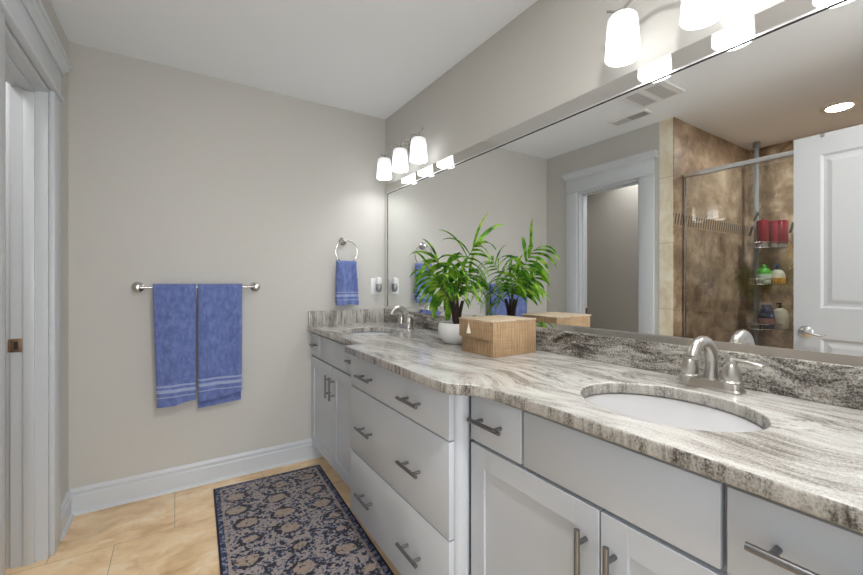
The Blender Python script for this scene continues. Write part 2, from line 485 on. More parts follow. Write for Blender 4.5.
# stiles and rails
box(bm, DXF - .035, DXF, DY0, PY0, DZ0, DZ1); box(bm, DXF - .035, DXF, PY1, DY1, DZ0, DZ1)
box(bm, DXF - .035, DXF, PY0, PY1, rects[0][1], DZ1); box(bm, DXF - .035, DXF, PY0, PY1, rects[1][1], rects[0][0]); box(bm, DXF - .035, DXF, PY0, PY1, DZ0, rects[1][0])
box(bm, DXF - .028, DXF - .010, PY0, PY1, DZ0 + .1, DZ1 - .1)
obj('door_leaf', bm, 'door', dt, smooth=False)
for (z0, z1) in rects:
    bm = bmesh.new()
    # sloping moulding ring then raised field
    def ring(bm, x0, i0, x1, i1):
        A = [bm.verts.new((x0, y, z)) for y, z in ((PY0 + i0, z0 + i0), (PY1 - i0, z0 + i0), (PY1 - i0, z1 - i0), (PY0 + i0, z1 - i0))]
        B = [bm.verts.new((x1, y, z)) for y, z in ((PY0 + i1, z0 + i1), (PY1 - i1, z0 + i1), (PY1 - i1, z1 - i1), (PY0 + i1, z1 - i1))]
        for k in range(4): bm.faces.new((A[k], A[(k + 1) % 4], B[(k + 1) % 4], B[k]))
        return B
    ring(bm, DXF, 0, DXF - .009, .012); ring(bm, DXF - .009, .012, DXF - .009, .026)
    B = ring(bm, DXF - .009, .026, DXF - .003, .046); bm.faces.new(B)
    obj('door_panel', bm, 'door', dt, smooth=False)
bm = bmesh.new()
hy, hz = .750, .918
lathe(bm, [(.033, 0), (.033, .004), (.028, .010), (.014, .014), (.0125, .03), (.014, .05), (.012, .058), (0, .060)], (DXF, hy, hz), axis='X', seg=28)
for v in bm.verts: v.co.x = DXF + (DXF - v.co.x)
tube(bm, [(DXF + .050, hy + .006, hz), (DXF + .052, hy - .02, hz - .002), (DXF + .050, hy - .05, hz - .010), (DXF + .047, hy - .075, hz - .014), (DXF + .044, hy - .098, hz - .008)], [.009, .0095, .008, .0065, .005], seg=12)
dh = obj('door_handle', bm, 'chrome', dt); dh['label'] = 'curved nickel lever handle'
bm = bmesh.new()
box(bm, DXF - .0371, DXF + .0018, .672, .688, 2.030, 2.0318)
box(bm, DXF + .0002, DXF + .0018, .672, .688, 2.010, 2.0318)
box(bm, DXF - .0371, DXF - .0353, .672, .688, 1.99, 2.0318)
o = obj('over_door_hook', bm, 'chrome', origin=(DXF, .68, 2.03)); tag(o, 'small metal hook clipped over the top edge of the open white door', 'hook')

# ------------------------------------------------------------ ceiling fittings
t = thing('exhaust_fan', (.036, 1.41, H), 'square white bathroom exhaust fan grille on the ceiling', 'exhaust fan')
bm = bmesh.new(); prism(bm, [(-.107, H), (.179, H), (.165, H - .014), (-.093, H - .014)], 'Y', 1.265, 1.555)
obj('cover', bm, 'plastic', t, smooth=False)
bm = bmesh.new()
for (ya, yb) in ((1.30, 1.39), (1.43, 1.52)):
    for k in range(11):
        x = -.07 + k * .0215; box(bm, x, x + .009, ya, yb, H - .0158, H - .0138)
    for k in range(1, 5):
        yy = ya + k * .018; box(bm, -.07, .154, yy - .002, yy + .002, H - .0162, H - .0142)
obj('grille_slots', bm, plain('grey_grille', (.48, .48, .48), .6), t)
t = thing('air_register', (-.21, 1.70, H), 'narrow white louvred air register on the ceiling near the shower', 'air vent')
bm = bmesh.new(); box(bm, -.275, -.145, 1.55, 1.85, H - .006, H, bev=.002); obj('frame', bm, 'plastic', t)
bm = bmesh.new(); box(bm, -.248, -.172, 1.575, 1.705, H - .0075, H - .0055); o = obj('dark_opening', bm, 'dark', t)
bm = bmesh.new(); box(bm, -.248, -.172, 1.705, 1.825, H - .0072, H - .0055); obj('closed_louvre', bm, plain('grey_louvre', (.42, .42, .42), .5), t)
bm = bmesh.new()
for k in range(5):
    x = -.245 + k * .017; box(bm, x, x + .003, 1.575, 1.825, H - .010, H - .006)
obj('slat', bm, 'plastic', t)
t = thing('recessed_light', (-1.262, .795, H), 'round recessed ceiling light lit above the shower', 'recessed light')
bm = bmesh.new(); lathe(bm, [(.068, H - .003), (.072, H - .009), (.098, H - .004), (.100, H)], (-1.262, .795, 0), seg=40)
obj('trim_ring', bm, 'plastic', t)
bm = bmesh.new(); lathe(bm, [(0, H - .003), (.069, H - .003), (.069, H - .001)], (-1.262, .795, 0), seg=40)
obj('lens', bm, 'lens', t)

area('shower_can_beam', (-1.262, .795, H - .012), .13, 18, color=(.93, .97, 1.0))
t = thing('recessed_light', (.45, .12, H), 'added unseen ceiling fill lamp above the near end of the vanity', 'recessed light')  # unseen lamp, added to even out the room brightness
bm = bmesh.new(); lathe(bm, [(.068, H - .003), (.072, H - .009), (.098, H - .004), (.100, H)], (.45, .12, 0), seg=40)
obj('trim_ring', bm, 'plastic', t)
bm = bmesh.new(); lathe(bm, [(0, H - .003), (.069, H - .003), (.069, H - .001)], (.45, .12, 0), seg=40)
obj('lens', bm, 'lens', t)
area('added_room_fill', (.45, .12, H - .012), .13, 21, color=(1, .98, .95))  # fill light of the added ceiling lamp
area('added_closet_fill', (-.95, 2.12, H - .02), .3, 4.2, color=(1, .98, .95), spread=2.2)  # unseen light added to brighten the closet walls

# ------------------------------------------------------------ vanity cabinets
def pull(parent, x, yc, zc, ln, vertical=False, r=.0062, name='handle'):
    """bar pull standing off a face whose front is at x (faces -X)"""
    bm = bmesh.new(); xb = x - .032; h = ln / 2; q = ln * .30
    if vertical:
        cyl(bm, (xb, yc, zc - h), (xb, yc, zc + h), r, seg=16)
        for k in (-q, q): cyl(bm, (xb, yc, zc + k), (x, yc, zc + k), r * .85, seg=12)
    else:
        cyl(bm, (xb, yc - h, zc), (xb, yc + h, zc), r, seg=16)
        for k in (-q, q): cyl(bm, (xb, yc + k, zc), (x, yc + k, zc), r * .85, seg=12)
    return obj(name, bm, 'pull', parent)
def slab(x, y0, y1, z0, z1, th=.02):
    return BX(x, x + th, y0, y1, z0, z1, bev=.0015)
def shaker(x, y0, y1, z0, z1, fw=.062, th=.02, rec=.007):
    bm = bmesh.new()
    box(bm, x, x + th, y0, y0 + fw, z0, z1, bev=.001, seg=1); box(bm, x, x + th, y1 - fw, y1, z0, z1, bev=.001, seg=1)
    box(bm, x, x + th, y0 + fw, y1 - fw, z1 - fw, z1, bev=.001, seg=1); box(bm, x, x + th, y0 + fw, y1 - fw, z0, z0 + fw, bev=.001, seg=1)
    box(bm, x + rec, x + th, y0 + fw - .001, y1 - fw + .001, z0 + fw - .001, z1 - fw + .001)
    return bm
g = .0025
CB = .872
# far vanity base
t = thing('vanity_cabinet', (1.05, 2.27, 0), 'white base cabinet under the far sink in the corner, two shaker doors and small drawers', 'cabinet')
bm = bmesh.new(); box(bm, VX + .02, R - .001, 1.835, D - .001, .10, CB - .001)
obj('carcass', bm, 'cabinet', t, smooth=False)
obj('toe_kick', BX(.85, .865, 1.835, D - .001, 0, .10), 'cabin', t, smooth=False)
for (y0, y1, hn) in ((2.515, D - .004, 2.605), (1.84, 2.045, 1.955)):
    d_ = obj('drawer', slab(VX, y0 + g, y1 - g, .710, .855), 'cabinet', t); pull(d_, VX, hn, .788, .075)
obj('false_front', slab(VX, 2.045 + g, 2.515 - g, .710, .855), 'cabinet', t)
for (y0, y1, hy_) in ((2.287, D - .004, 2.322), (1.84, 2.287, 2.252)):
    d_ = obj('door', shaker(VX, y0 + g, y1 - g, .105, .698), 'cabinet', t); pull(d_, VX, hy_, .580, .135, True)
# drawer chest
t = thing('drawer_chest', (1.02, 1.41, 0), 'white protruding drawer chest with three wide drawers in the middle of the vanity', 'cabinet')
bm = bmesh.new(); box(bm, DX + .02, R - .001, 1.012, 1.812, .11, CB - .001); box(bm, DX + .05, R - .001, 1.003, 1.012, .0, CB - .001)
obj('carcass', bm, 'cabinet', t, smooth=False)
obj('toe_kick', BX(.79, .805, 1.03, 1.812, 0, .11), 'cabin', t, smooth=False)
for (z0, z1, hz_) in ((.712, .856, .785), (.406, .706, .553), (.112, .400, .256)):
    d_ = obj('drawer', slab(DX, .990, 1.808, z0, z1), 'cabinet', t)
    pull(d_, DX, 1.603, hz_ - .003, .138); pull(d_, DX, 1.204, hz_ - .003, .138)
bm = bmesh.new(); cyl(bm, (.752, 1.007, 0), (.752, 1.007, CB - .001), .0315, seg=40)
obj('corner_post', bm, 'cabinet', t)['label'] = 'rounded white corner post'
# near vanity base
t = thing('vanity_cabinet', (1.05, .5, 0), 'white base cabinet under the near sink with tall bar pulls on its doors', 'cabinet')
bm = bmesh.new(); box(bm, VX + .02, R - .001, BK + .001, .975, .10, CB - .001)
obj('carcass', bm, 'cabin', t, smooth=False)
obj('toe_kick', BX(.85, .865, BK + .001, .975, 0, .10), 'cabin', t, smooth=False)
d_ = obj('drawer', slab(VX, .762, .975, .710, .856), 'cabinet', t); pull(d_, VX, .880, .783, .137, r=.0065)
obj('false_front', slab(VX, .300, .752, .710, .856), 'cabinet', t)
d_ = obj('drawer', slab(VX, .068, .290, .710, .856), 'cabinet', t); pull(d_, VX, .178, .789, .15, r=.0065)
d_ = obj('door', shaker(VX, .529, .975, .105, .6995), 'cabinet', t); pull(d_, VX, .561, .575, .155, True, r=.0065)
d_ = obj('door', shaker(VX, .068, .5245, .105, .6995), 'cabinet', t); pull(d_, VX, .491, .575, .155, True, r=.0065)
obj('filler_panel', slab(VX, BK + .001, .064, .105, .856), 'cabinet', t)

# ------------------------------------------------------------ countertop with two oval cut-outs
SINKS = [(1.0, .507), (1.0, 2.235)]
SA, SB = .168, .199
outline = [(R, D), (.745, D), (.745, 1.785), (.741, 1.777), (.662, 1.775), (.657, 1.770), (.655, 1.0), (.657, .965), (.664, .938), (.678, .917), (.695, .902),
           (.710, .886), (.722, .864), (.730, .835), (.735, .80), (.739, .72), (.741, .60), (.742, .3), (.742, BK), (R, BK)]
cv = bpy.data.curves.new('countertop', 'CURVE'); cv.dimensions = '2D'; cv.fill_mode = 'BOTH'
def spl(pts):
    s_ = cv.splines.new('POLY'); s_.points.add(len(pts) - 1)
    for p_, q_ in zip(s_.points, pts): p_.co = (q_[0], q_[1], 0, 1)
    s_.use_cyclic_u = True
spl(outline)
for cx, cy in SINKS: spl([(cx + SA * math.cos(a * PI / 36), cy + SB * math.sin(a * PI / 36)) for a in range(72)])
BV = .006
cv.extrude = (CT - CB) / 2 - BV; cv.bevel_depth = BV; cv.bevel_resolution = 3; cv.offset = -BV
tmp = bpy.data.objects.new('countertop_curve', cv); C.objects.link(tmp)
bpy.context.view_layer.update()
me = bpy.data.meshes.new_from_object(tmp.evaluated_get(bpy.context.evaluated_depsgraph_get()))
bpy.data.objects.remove(tmp)
me.name = 'countertop'
me.materials.clear(); me.materials.append(M['granite']); me.materials.append(M['granite_edge'])
me.transform(Matrix.Translation((0, 0, (CT + CB) / 2)))
for p_ in me.polygons:
    p_.material_index = 0 if abs(p_.normal.z) > .75 else 1
    p_.use_smooth = True
me.set_sharp_from_angle(angle=math.radians(40))
o = bpy.data.objects.new('countertop', me); C.objects.link(o)
tag(o, 'long grey and white streaked stone countertop with two oval sink cut-outs and a bulging middle', 'countertop')
# backsplashes
o = obj('backsplash', BX(R - .020, R, BK, D - .020, CT - .0005, 1.003, bev=.004, seg=3), 'granite_bs')
tag(o, 'long dark streaked stone backsplash below the mirror', 'backsplash')
o = obj('side_splash', BX(.752, R, D - .020, D, CT - .0005, 1.003, bev=.0015), 'granite_far')
tag(o, 'short stone side splash with vertical dark streaks on the far wall under the hand towel', 'backsplash')
# sinks
bowl = [(1.04, 0.0), (1.035, -.012), (.97, -.016), (.95, -.04), (.90, -.08), (.80, -.115), (.60, -.142), (.35, -.152), (.13, -.155), (0, -.155)]
sinks = []
for k, (cx, cy) in enumerate(SINKS[:1]):
    t = thing('sink', (cx, cy, CB), 'oval white undermount sink nearest the camera', 'sink', 'undermount sinks')
    bm = bmesh.new(); prof = [(1.04, -.014), (1.04, 0), (.985, 0), (.975, -.01), (.955, -.035), (.90, -.08), (.80, -.115), (.60, -.142), (.35, -.152), (.13, -.155), (.115, -.158), (0, -.158)]
    lathe(bm, [(r, CB + z - .001) for r, z in prof], (cx, cy, 0), seg=64, sx=SA, sy=SB)
    obj('bowl', bm, 'porcelain', t)
    bm = bmesh.new(); lathe(bm, [(.022, CB - .154), (.022, CB - .150), (.012, CB - .149), (0, CB - .151)], (cx, cy, 0), seg=28)
    obj('drain', bm, 'chrome', t)
    sinks.append(t)
c = copy_tree(sinks[0]); c.location = (SINKS[1][0], SINKS[1][1], CB)
c['label'] = 'oval white undermount sink in the far corner behind the drawer chest'

# faucet, local origin at base centre on the counter
def make_faucet(x, y):
    t = thing('faucet', (x, y, CT), 'satin nickel two-handle faucet behind the near sink', 'faucet', 'vanity faucets')
    bm = bmesh.new()
    def rr(hx, hy_, z, r=.012, n_=6):
        pts = []
        for (sx, sy, a0) in ((1, 1, 0), (-1, 1, PI / 2), (-1, -1, PI), (1, -1, 1.5 * PI)):
            for k in range(n_): 
                a = a0 + k / (n_ - 1) * PI / 2
                pts.append(bm.verts.new((x + sx * (hx - r) + r * math.cos(a), y + sy * (hy_ - r) + r * math.sin(a), z)))
        return pts
    rings = [rr(.0265, .079, CT), rr(.0265, .079, CT + .005), rr(.0235, .076, CT + .009), rr(.0225, .074, CT + .022), rr(.020, .071, CT + .026)]
    for a, b in zip(rings, rings[1:]):
        for k in range(len(a)): bm.faces.new((a[k], a[(k + 1) % len(a)], b[(k + 1) % len(a)], b[k]))
    bm.faces.new(rings[-1]); bm.faces.new(list(reversed(rings[0])))
    obj('base_plate', bm, 'faucet', t)
    bm = bmesh.new(); pts = []; rad = []
    pts += [(x + .006, y, CT + .02), (x + .010, y, CT + .045), (x + .012, y, CT + .066)]
    rad += [.0185, .0165, .0155]
    cx, cz, ra = x - .045, CT + .076, .057
    for k in range(0, 13):
        a = k / 12 * PI * .86
        pts.append((cx + ra * math.cos(a), y, cz + ra * math.sin(a))); rad.append(.0162 - .0022 * k / 12)
    pts.append((pts[-1][0] - .003, y, pts[-1][2] - .006)); rad.append(.0140)
    tube(bm, pts, rad, seg=20)
    sp_ = obj('spout', bm, 'faucet', t)
    bm = bmesh.new(); e = pts[-1]; cyl(bm, (e[0], e[1], e[2] + .004), (e[0], e[1], e[2] - .003), .0145, seg=20)
    obj('aerator', bm, 'faucet', sp_)
    for sg in (1, -1):
        hy_ = y + sg * .0508
        bm = bmesh.new()
        lathe(bm, [(.0245, CT + .001), (.0250, CT + .028), (.0205, CT + .032), (.0225, CT + .040), (.0215, CT + .054), (.015, CT + .070), (.0125, CT + .074), (.0145, CT + .078), (.0145, CT + .085), (.011, CT + .092), (0, CT + .094)], (x, hy_, 0), seg=28)
        hb = obj('handle_body', bm, 'faucet', t)
        bm = bmesh.new()
        tube(bm, [(x, hy_ - sg * .004, CT + .086), (x - .002, hy_ + sg * .018, CT + .087), (x - .005, hy_ + sg * .04, CT + .086), (x - .008, hy_ + sg * .062, CT + .083), (x - .009, hy_ + sg * .072, CT + .082)], [.009, .0075, .009, .0105, .005], seg=14, flat=.6)
        obj('lever', bm, 'faucet', hb)
    bm = bmesh.new(); cyl(bm, (x + .020, y, CT + .022), (x + .020, y, CT + .06), .0025, seg=10); lathe(bm, [(0, CT + .072), (.005, CT + .070), (.006, CT + .064), (.003, CT + .058)], (x + .020, y, 0), seg=12)
    obj('lift_rod', bm, 'faucet', t)
    return t
fc = make_faucet(1.245, .508)
c = copy_tree(fc); c.location = (1.245, 2.255, CT); c['label'] = 'satin nickel two-handle faucet in the far corner below the power outlet'

# ------------------------------------------------------------ mirror
MX = R - .005
MZ0, MZ1, MY0, MY1 = 1.026, 1.871, -.05, 2.684
t = thing('wall_mirror', (R, 1.3, 1.003), 'very long wall mirror with a silver mirrored border above the backsplash', 'mirror')
obj('mirror_glass', BX(MX, R, MY0, MY1, MZ0, MZ1), 'mirror', t, smooth=False)
FW, FT = .057, .0
def frame_strip(name, inner, outer, tilt):
    """inner/outer: ((y,z) pairs) of the strip; trapezoid mitred"""
    bm = bmesh.new()
    (i0, i1), (o0, o1) = inner, outer
    xi, xo = (R - .009, R - .009 - tilt) if tilt < .006 else (R - .006, R - .006 - tilt)
    v = lambda x, p: bm.verts.new((x, p[0], p[1]))
    a, b, c_, d_ = v(xi, i0), v(xi, i1), v(xo, o1), v(xo, o0)
    e, f, g_, h_ = v(R, i0), v(R, i1), v(R, o1), v(R, o0)
    for q in ((a, b, c_, d_), (e, f, b, a), (d_, c_, g_, h_), (a, d_, h_, e), (b, f, g_, c_), (h_, g_, f, e)): bm.faces.new(q)
    return obj(name, bm, 'mframe', t, smooth=False)
MI = [(MY0, MZ0), (MY1, MZ0), (MY1, MZ1), (MY0, MZ1)]
LW = D - MY1 - .003; BW = MZ0 - 1.0035
MO = [(MY0 - FW, MZ0 - BW), (MY1 + LW, MZ0 - BW), (MY1 + LW, MZ1 + FW), (MY0 - FW, MZ1 + FW)]
for k in range(4): frame_strip('border_strip', (MI[k], MI[(k + 1) % 4]), (MO[k], MO[(k + 1) % 4]), (.0095, 0, .0004, 0)[k])
# thin bright bevel and dark seam along the glass
bm = bmesh.new()
for (y0, y1, z0, z1) in ((MY0, MY1, MZ1 - .006, MZ1 - .0), (MY1 - .005, MY1, MZ0, MZ1), (MY0, MY0 + .005, MZ0, MZ1)):
    box(bm, R - .010, R - .0052, y0, y1, z0, z1)
obj('bevel', bm, 'mbevel', t, smooth=False)
bm = bmesh.new()
for (y0, y1, z0, z1) in ((MY0, MY1 - .005, MZ1 - .0085, MZ1 - .006), (MY1 - .009, MY1 - .005, MZ0, MZ1 - .010)):
    box(bm, R - .0075, R - .0051, y0, y1, z0, z1)
obj('seam', bm, 'dark', t, smooth=False)

# ------------------------------------------------------------ vanity lamps
SHX = 1.228
def make_lamp(yc):
    t = thing('vanity_light', (R, yc, 2.11), 'three-shade nickel vanity light above the near end of the mirror', 'wall light', 'vanity lights')
    bm = bmesh.new(); lathe(bm, [(.066, 0), (.066, .008), (.060, .016), (.045, .022), (0, .024)], (R, yc, 2.115), axis='X', seg=36, sx=1.0, sy=.95)
    obj('backplate', bm, 'chrome', t)
    for dy in (-.035, .035):
        bm = bmesh.new(); tube(bm, [(R - .015, yc + dy, 2.115), (R - .06, yc + dy, 2.118), (SHX + .004, yc + dy * 1.4, 2.108)], .005, seg=10)
        obj('mounting_rod', bm, 'chrome', t)
    # waving bar : peaks between shades, tails curl up beyond the outer ones
    pts = []
    S = .2345
    N_ = 60
    for k in range(N_ + 1):
        u = -S - .055 + (2 * S + .11) * k / N_
        if abs(u) <= S: zz = 2.088 + .048 * math.sin(PI * abs(u) / S) ** 1
        else: zz = 2.088 + .9 * (abs(u) - S) ** 1.15 * .9
        pts.append((SHX, yc + u, zz))
    bm = bmesh.new(); tube(bm, pts, [.0045 if 3 < k < N_ - 3 else .003 for k in range(N_ + 1)], seg=10, flat=1.7)
    obj('wavy_bar', bm, 'chrome', t)
    for k in (-1, 0, 1):
        y = yc + k * S
        bm = bmesh.new()
        prof = [(.048, 1.938), (.0505, 1.931), (.053, 1.933), (.053, 1.937), (.051, 1.975), (.049, 2.01), (.0475, 2.045), (.0445, 2.062), (.038, 2.070), (.018, 2.073), (.0, 2.073)]
        lathe(bm, [(.0, 2.066), (.036, 2.064), (.043, 2.045), (.0455, 1.99), (.048, 1.938)] + prof[1:], (SHX, y, 0), seg=36)
        sh = obj('lamp_shade', bm, 'shade', t)
        dl = area('bulb_light', (SHX, y, 1.925), .07, BULB_W, color=(.98, .99, 1.0), spread=2.9); dl.parent = sh; dl.location = (SHX - R, y - yc, 1.955 - 2.11)
        bm = bmesh.new(); lathe(bm, [(.022, 2.071), (.022, 2.076), (.012, 2.082), (.008, 2.092), (0, 2.093)], (SHX, y, 0), seg=24)
        obj('shade_cap', bm, 'chrome', sh)
    return t
lp = make_lamp(.519)
c = copy_tree(lp); c.location = (R, 2.291, 2.11)
c['label'] = 'three-shade nickel vanity light above the far end of the mirror by the corner'

# ------------------------------------------------------------ towel bar and towels
BZ, BY = 1.1725, D - .068
t = thing('towel_bar', (.118, D, BZ), 'brushed nickel towel bar on the far wall', 'towel bar')
bm = bmesh.new(); cyl(bm, (-.182, BY, BZ), (.418, BY, BZ), .008, seg=20); obj('rod', bm, 'chrome', t)
for x in (-.182, .418):
    bm = bmesh.new(); lathe(bm, [(.030, 0), (.030, .006), (.025, .011), (.022, .014), (.012, .020), (.010, .045), (.014, .052), (.0155, .066), (.013, .078), (0, .082)], (x, D, BZ), axis='Y', seg=32)
    obj('post', bm, 'chrome', t)

def towel(name, x0, x1, ztop, zf, zb, yc, gap, th, mat, label, cat, group=None, seed=1, slant=0.0, xshift=0.0, pinch=0.0, zbx=None, amp=1.0, taper=0.0):
    """towel draped over a rod at y=yc: front sheet in -Y, back sheet in +Y"""
    rnd = random.Random(seed); ph = [rnd.uniform(0, 6.28) for _ in range(6)]
    NX, NV = 26, 34
    path = []
    for k in range(NV):                     # front bottom -> top
        path.append(('f', k / (NV - 1)))
    arc = 8
    for k in range(1, arc): path.append(('a', k / arc))
    for k in range(NV): path.append(('b', k / (NV - 1)))
    bm = bmesh.new(); grids = []
    for side in (0, 1):                     # outer and inner skin
        g_ = []
        for kind, s in path:
            row = []
            for i in range(NX + 1):
                u = i / NX
                rr_ = gap + (th if side == 0 else 0)
                zc = ztop - gap - th
                bot = zf + slant * (u - .5) + .003 * math.sin(u * 7 + ph[0])
                botb = (zb if zbx is None else zb) + slant * .5 * (u - .5)
                if kind == 'f': z = bot + (zc - bot) * s; y = yc - rr_; dn = 1 - s
                elif kind == 'a': z = zc + math.sin(s * PI) * rr_; y = yc - rr_ * math.cos(s * PI); dn = 0
                else: z = zc + (botb - zc) * s; y = yc + rr_; dn = s
                xw = (x1 - x0) * (1 - pinch * (1 - dn)) * (1 - taper * dn)
                x = (x0 + x1) / 2 + (u - .5) * xw + xshift * dn
                if kind != 'b':
                    y -= amp * (.0065 * math.sin(u * 8 + ph[1] + dn * 1.6) + .0025 * math.sin(u * 17 + ph[2] - dn * 3) + .0015 * math.sin(dn * 24 + u * 11 + ph[3])) * min(1, .15 + dn * 2.5)
                    y -= .006 * dn * dn
                ed = min(u, 1 - u) * (x1 - x0)
                if side == 0 and ed < .008: y += (1 if kind == 'f' else -1 if kind == 'b' else 0) * (.008 - ed) * .8
                row.append(bm.verts.new((x, y, z)))
            g_.append(row)
        grids.append(g_)
    n_ = len(path)
    for gi, g_ in enumerate(grids):
        for r_ in range(n_ - 1):
            for i in range(NX): bm.faces.new((g_[r_][i], g_[r_][i + 1], g_[r_ + 1][i + 1], g_[r_ + 1][i]))
    A, B = grids
    for r_ in range(n_ - 1):
        for i in (0, NX): bm.faces.new((A[r_][i], A[r_ + 1][i], B[r_ + 1][i], B[r_][i]))
    for r_ in (0, n_ - 1):
        for i in range(NX): bm.faces.new((A[r_][i], A[r_][i + 1], B[r_][i + 1], B[r_][i]))
    o = obj(name, bm, mat, origin=((x0 + x1) / 2, yc, 0), ang=60)
    return tag(o, label, cat, group)
tw = terry('blue_terry_towel', [(.560, .566), (.586, .604), (.618, .628)])
tw2 = terry('blue_terry_towel_short', [(.572, .578), (.600, .618), (.634, .644)])
tw3 = terry('blue_terry_hand_towel', [(1.075, 1.081), (1.100, 1.116), (1.128, 1.133)])
towel('bath_towel', -.112, .093, 1.192, .517, .535, BY, .0085, .016, tw, 'blue folded bath towel on the left of the towel bar', 'towel', 'bath towels on the bar', seed=3, xshift=.008, taper=.10, slant=.022)
towel('bath_towel', .100, .333, 1.192, .528, .476, BY, .0085, .016, tw2, 'blue folded bath towel on the right of the towel bar, its back layer hanging lower', 'towel', 'bath towels on the bar', seed=8, xshift=0, taper=.03, slant=.034)

# towel ring
RX, RZ, RY = 1.010, 1.416, D - .045
t = thing('towel_ring', (RX, D, 1.49), 'round nickel towel ring on the far wall above the side splash', 'towel ring')
bm = bmesh.new(); lathe(bm, [(.030, 0), (.030, .006), (.025, .011), (.022, .014), (.012, .020), (.010, .036), (.014, .042), (.015, .052), (.010, .058), (0, .060)], (RX - .012, D, RZ + .078), axis='Y', seg=32)
obj('post', bm, 'chrome', t)
bm = bmesh.new(); tube(bm, [(RX + .080 * math.sin(a * PI / 24), RY, RZ + .080 * math.cos(a * PI / 24)) for a in range(48)], .0045, seg=10, closed=True)
obj('ring', bm, 'chrome', t)
towel('hand_towel', .929, 1.089, RZ - .063, 1.042, 1.06, RY, .0065, .012, tw3, 'small blue hand towel hanging from the towel ring', 'towel', seed=5, pinch=.12, xshift=.002, amp=1.4)

# outlet with plug-in air freshener
OX, OZ_ = 1.252, 1.17
t = thing('power_outlet', (OX, D, OZ_), 'white wall outlet plate in the far corner beside the mirror', 'outlet')
obj('cover_plate', BX(OX - .039, OX + .039, D - .006, D, OZ_ - .062, OZ_ + .062, bev=.003), 'plastic', t)
bm = bmesh.new(); box(bm, OX - .017, OX + .017, D - .009, D - .006, OZ_ - .034, OZ_ + .034, bev=.002); obj('socket_insert', bm, 'plastic', t)
bm = bmesh.new()
for z in (-.022,):
    box(bm, OX - .008, OX - .006, D - .0095, D - .0088, OZ_ + z - .005, OZ_ + z + .005); box(bm, OX + .006, OX + .008, D - .0095, D - .0088, OZ_ + z - .005, OZ_ + z + .005)
obj('slot', bm, 'dark', t)
t = thing('air_freshener', (OX + .012, D - .009, OZ_ + .02), 'white and silver plug-in air freshener in the outlet near the mirror', 'air freshener')
bm = bmesh.new(); lathe(bm, [(.014, -.02), (.021, -.012), (.023, .012), (.019, .028), (.010, .034), (0, .036)], (OX + .012, D - .034, OZ_ + .035), seg=24)
obj('cap', bm, 'plastic', t)
bm = bmesh.new(); lathe(bm, [(0, -.062), (.012, -.060), (.020, -.050), (.023, -.03), (.021, -.012), (.015, -.002)], (OX + .012, D - .034, OZ_ + .02), seg=24); box(bm, OX, OX + .024, D - .022, D - .009, OZ_ - .02, OZ_ + .02)
o = obj('body', bm, plain('smoky_silver_plastic', (.35, .36, .38), .25, .5), t)

# ------------------------------------------------------------ rug
RUGP = [(.176, 2.603), (.785, 2.570), (.785 - .05, 2.570 - 1.75), (.176 - .05, 2.614 - 1.75)]
rang = math.radians(-2.0)
RW, RL = .610, 1.50
n = NT('persian_rug'); co = n.coord(); s = n.sep(co)
# distance to the edge (origin at rug centre)
ex = n.math('SUBTRACT', RW / 2, n.math('ABSOLUTE', s[0])); ey = n.math('SUBTRACT', RL / 2, n.math('ABSOLUTE', s[1]))
ed = n.math('MINIMUM', ex, ey)
wv = n.vadd(co, n.noisec(co, 14, 2), .03)
f1 = n.noise(wv, 62, 2, .6); f2 = n.noise(wv, 26, 3, .6)
navy, blue, beige, brown = (.028, .033, .062), (.105, .13, .215), (.36, .31, .285), (.045, .036, .035)
base = n.ramp(n.math('ADD', n.math('MULTIPLY', f1, .62), n.math('MULTIPLY', f2, .38)), [(.0, brown), (.42, navy), (.46, blue), (.496, beige), (.60, (.40, .34, .30)), (.62, blue)], 'CONSTANT')
mv = n.mapping(wv, scale=(1 / .20, 1 / .15, 1))
md = n.voro(mv, 1.0, .25)
med = n.ramp(md, [(.0, 0.0), (.27, 0.0)], 'CONSTANT')
inside = n.math('LESS_THAN', md, .25)
ringm = n.math('MULTIPLY', n.math('GREATER_THAN', md, .25), n.math('LESS_THAN', md, .36))
medc = n.ramp(f1, [(.0, brown), (.36, (.30, .24, .20)), (.46, (.37, .30, .25))], 'CONSTANT')
ringc = n.ramp(f1, [(.0, brown), (.47, navy), (.53, blue), (.6, beige)], 'CONSTANT')
col = n.mix(inside, base, medc); col = n.mix(ringm, col, ringc)
b3 = n.ramp(f1, [(0, navy), (.47, (.065, .09, .185)), (.57, (.25, .245, .29))], 'CONSTANT')
b2 = n.ramp(f1, [(0, (.17, .15, .17)), (.44, (.36, .30, .27))], 'CONSTANT')
col = n.mix(n.math('LESS_THAN', ed, .044), col, b2)
col = n.mix(n.math('LESS_THAN', ed, .031), col, b3)
col = n.mix(n.math('LESS_THAN', ed, .009), col, (.018, .018, .035))
n.set(color=col, rough=.95, spec=.1, sheen=.1); n.bump(f1, .4, .004)
bm = bmesh.new(); box(bm, -RW / 2, RW / 2, -RL / 2, RL / 2, .0005, .008, bev=.002)
o = obj('rug', bm, n.m)
ctr = Vector(RUGP[0] + (0,)) + Matrix.Rotation(rang, 3, 'Z') @ Vector((RW / 2, -RL / 2, 0))
o.location = ctr; o.rotation_euler = (0, 0, rang)
tag(o, 'blue and beige oriental patterned rug lying along the vanity', 'rug')

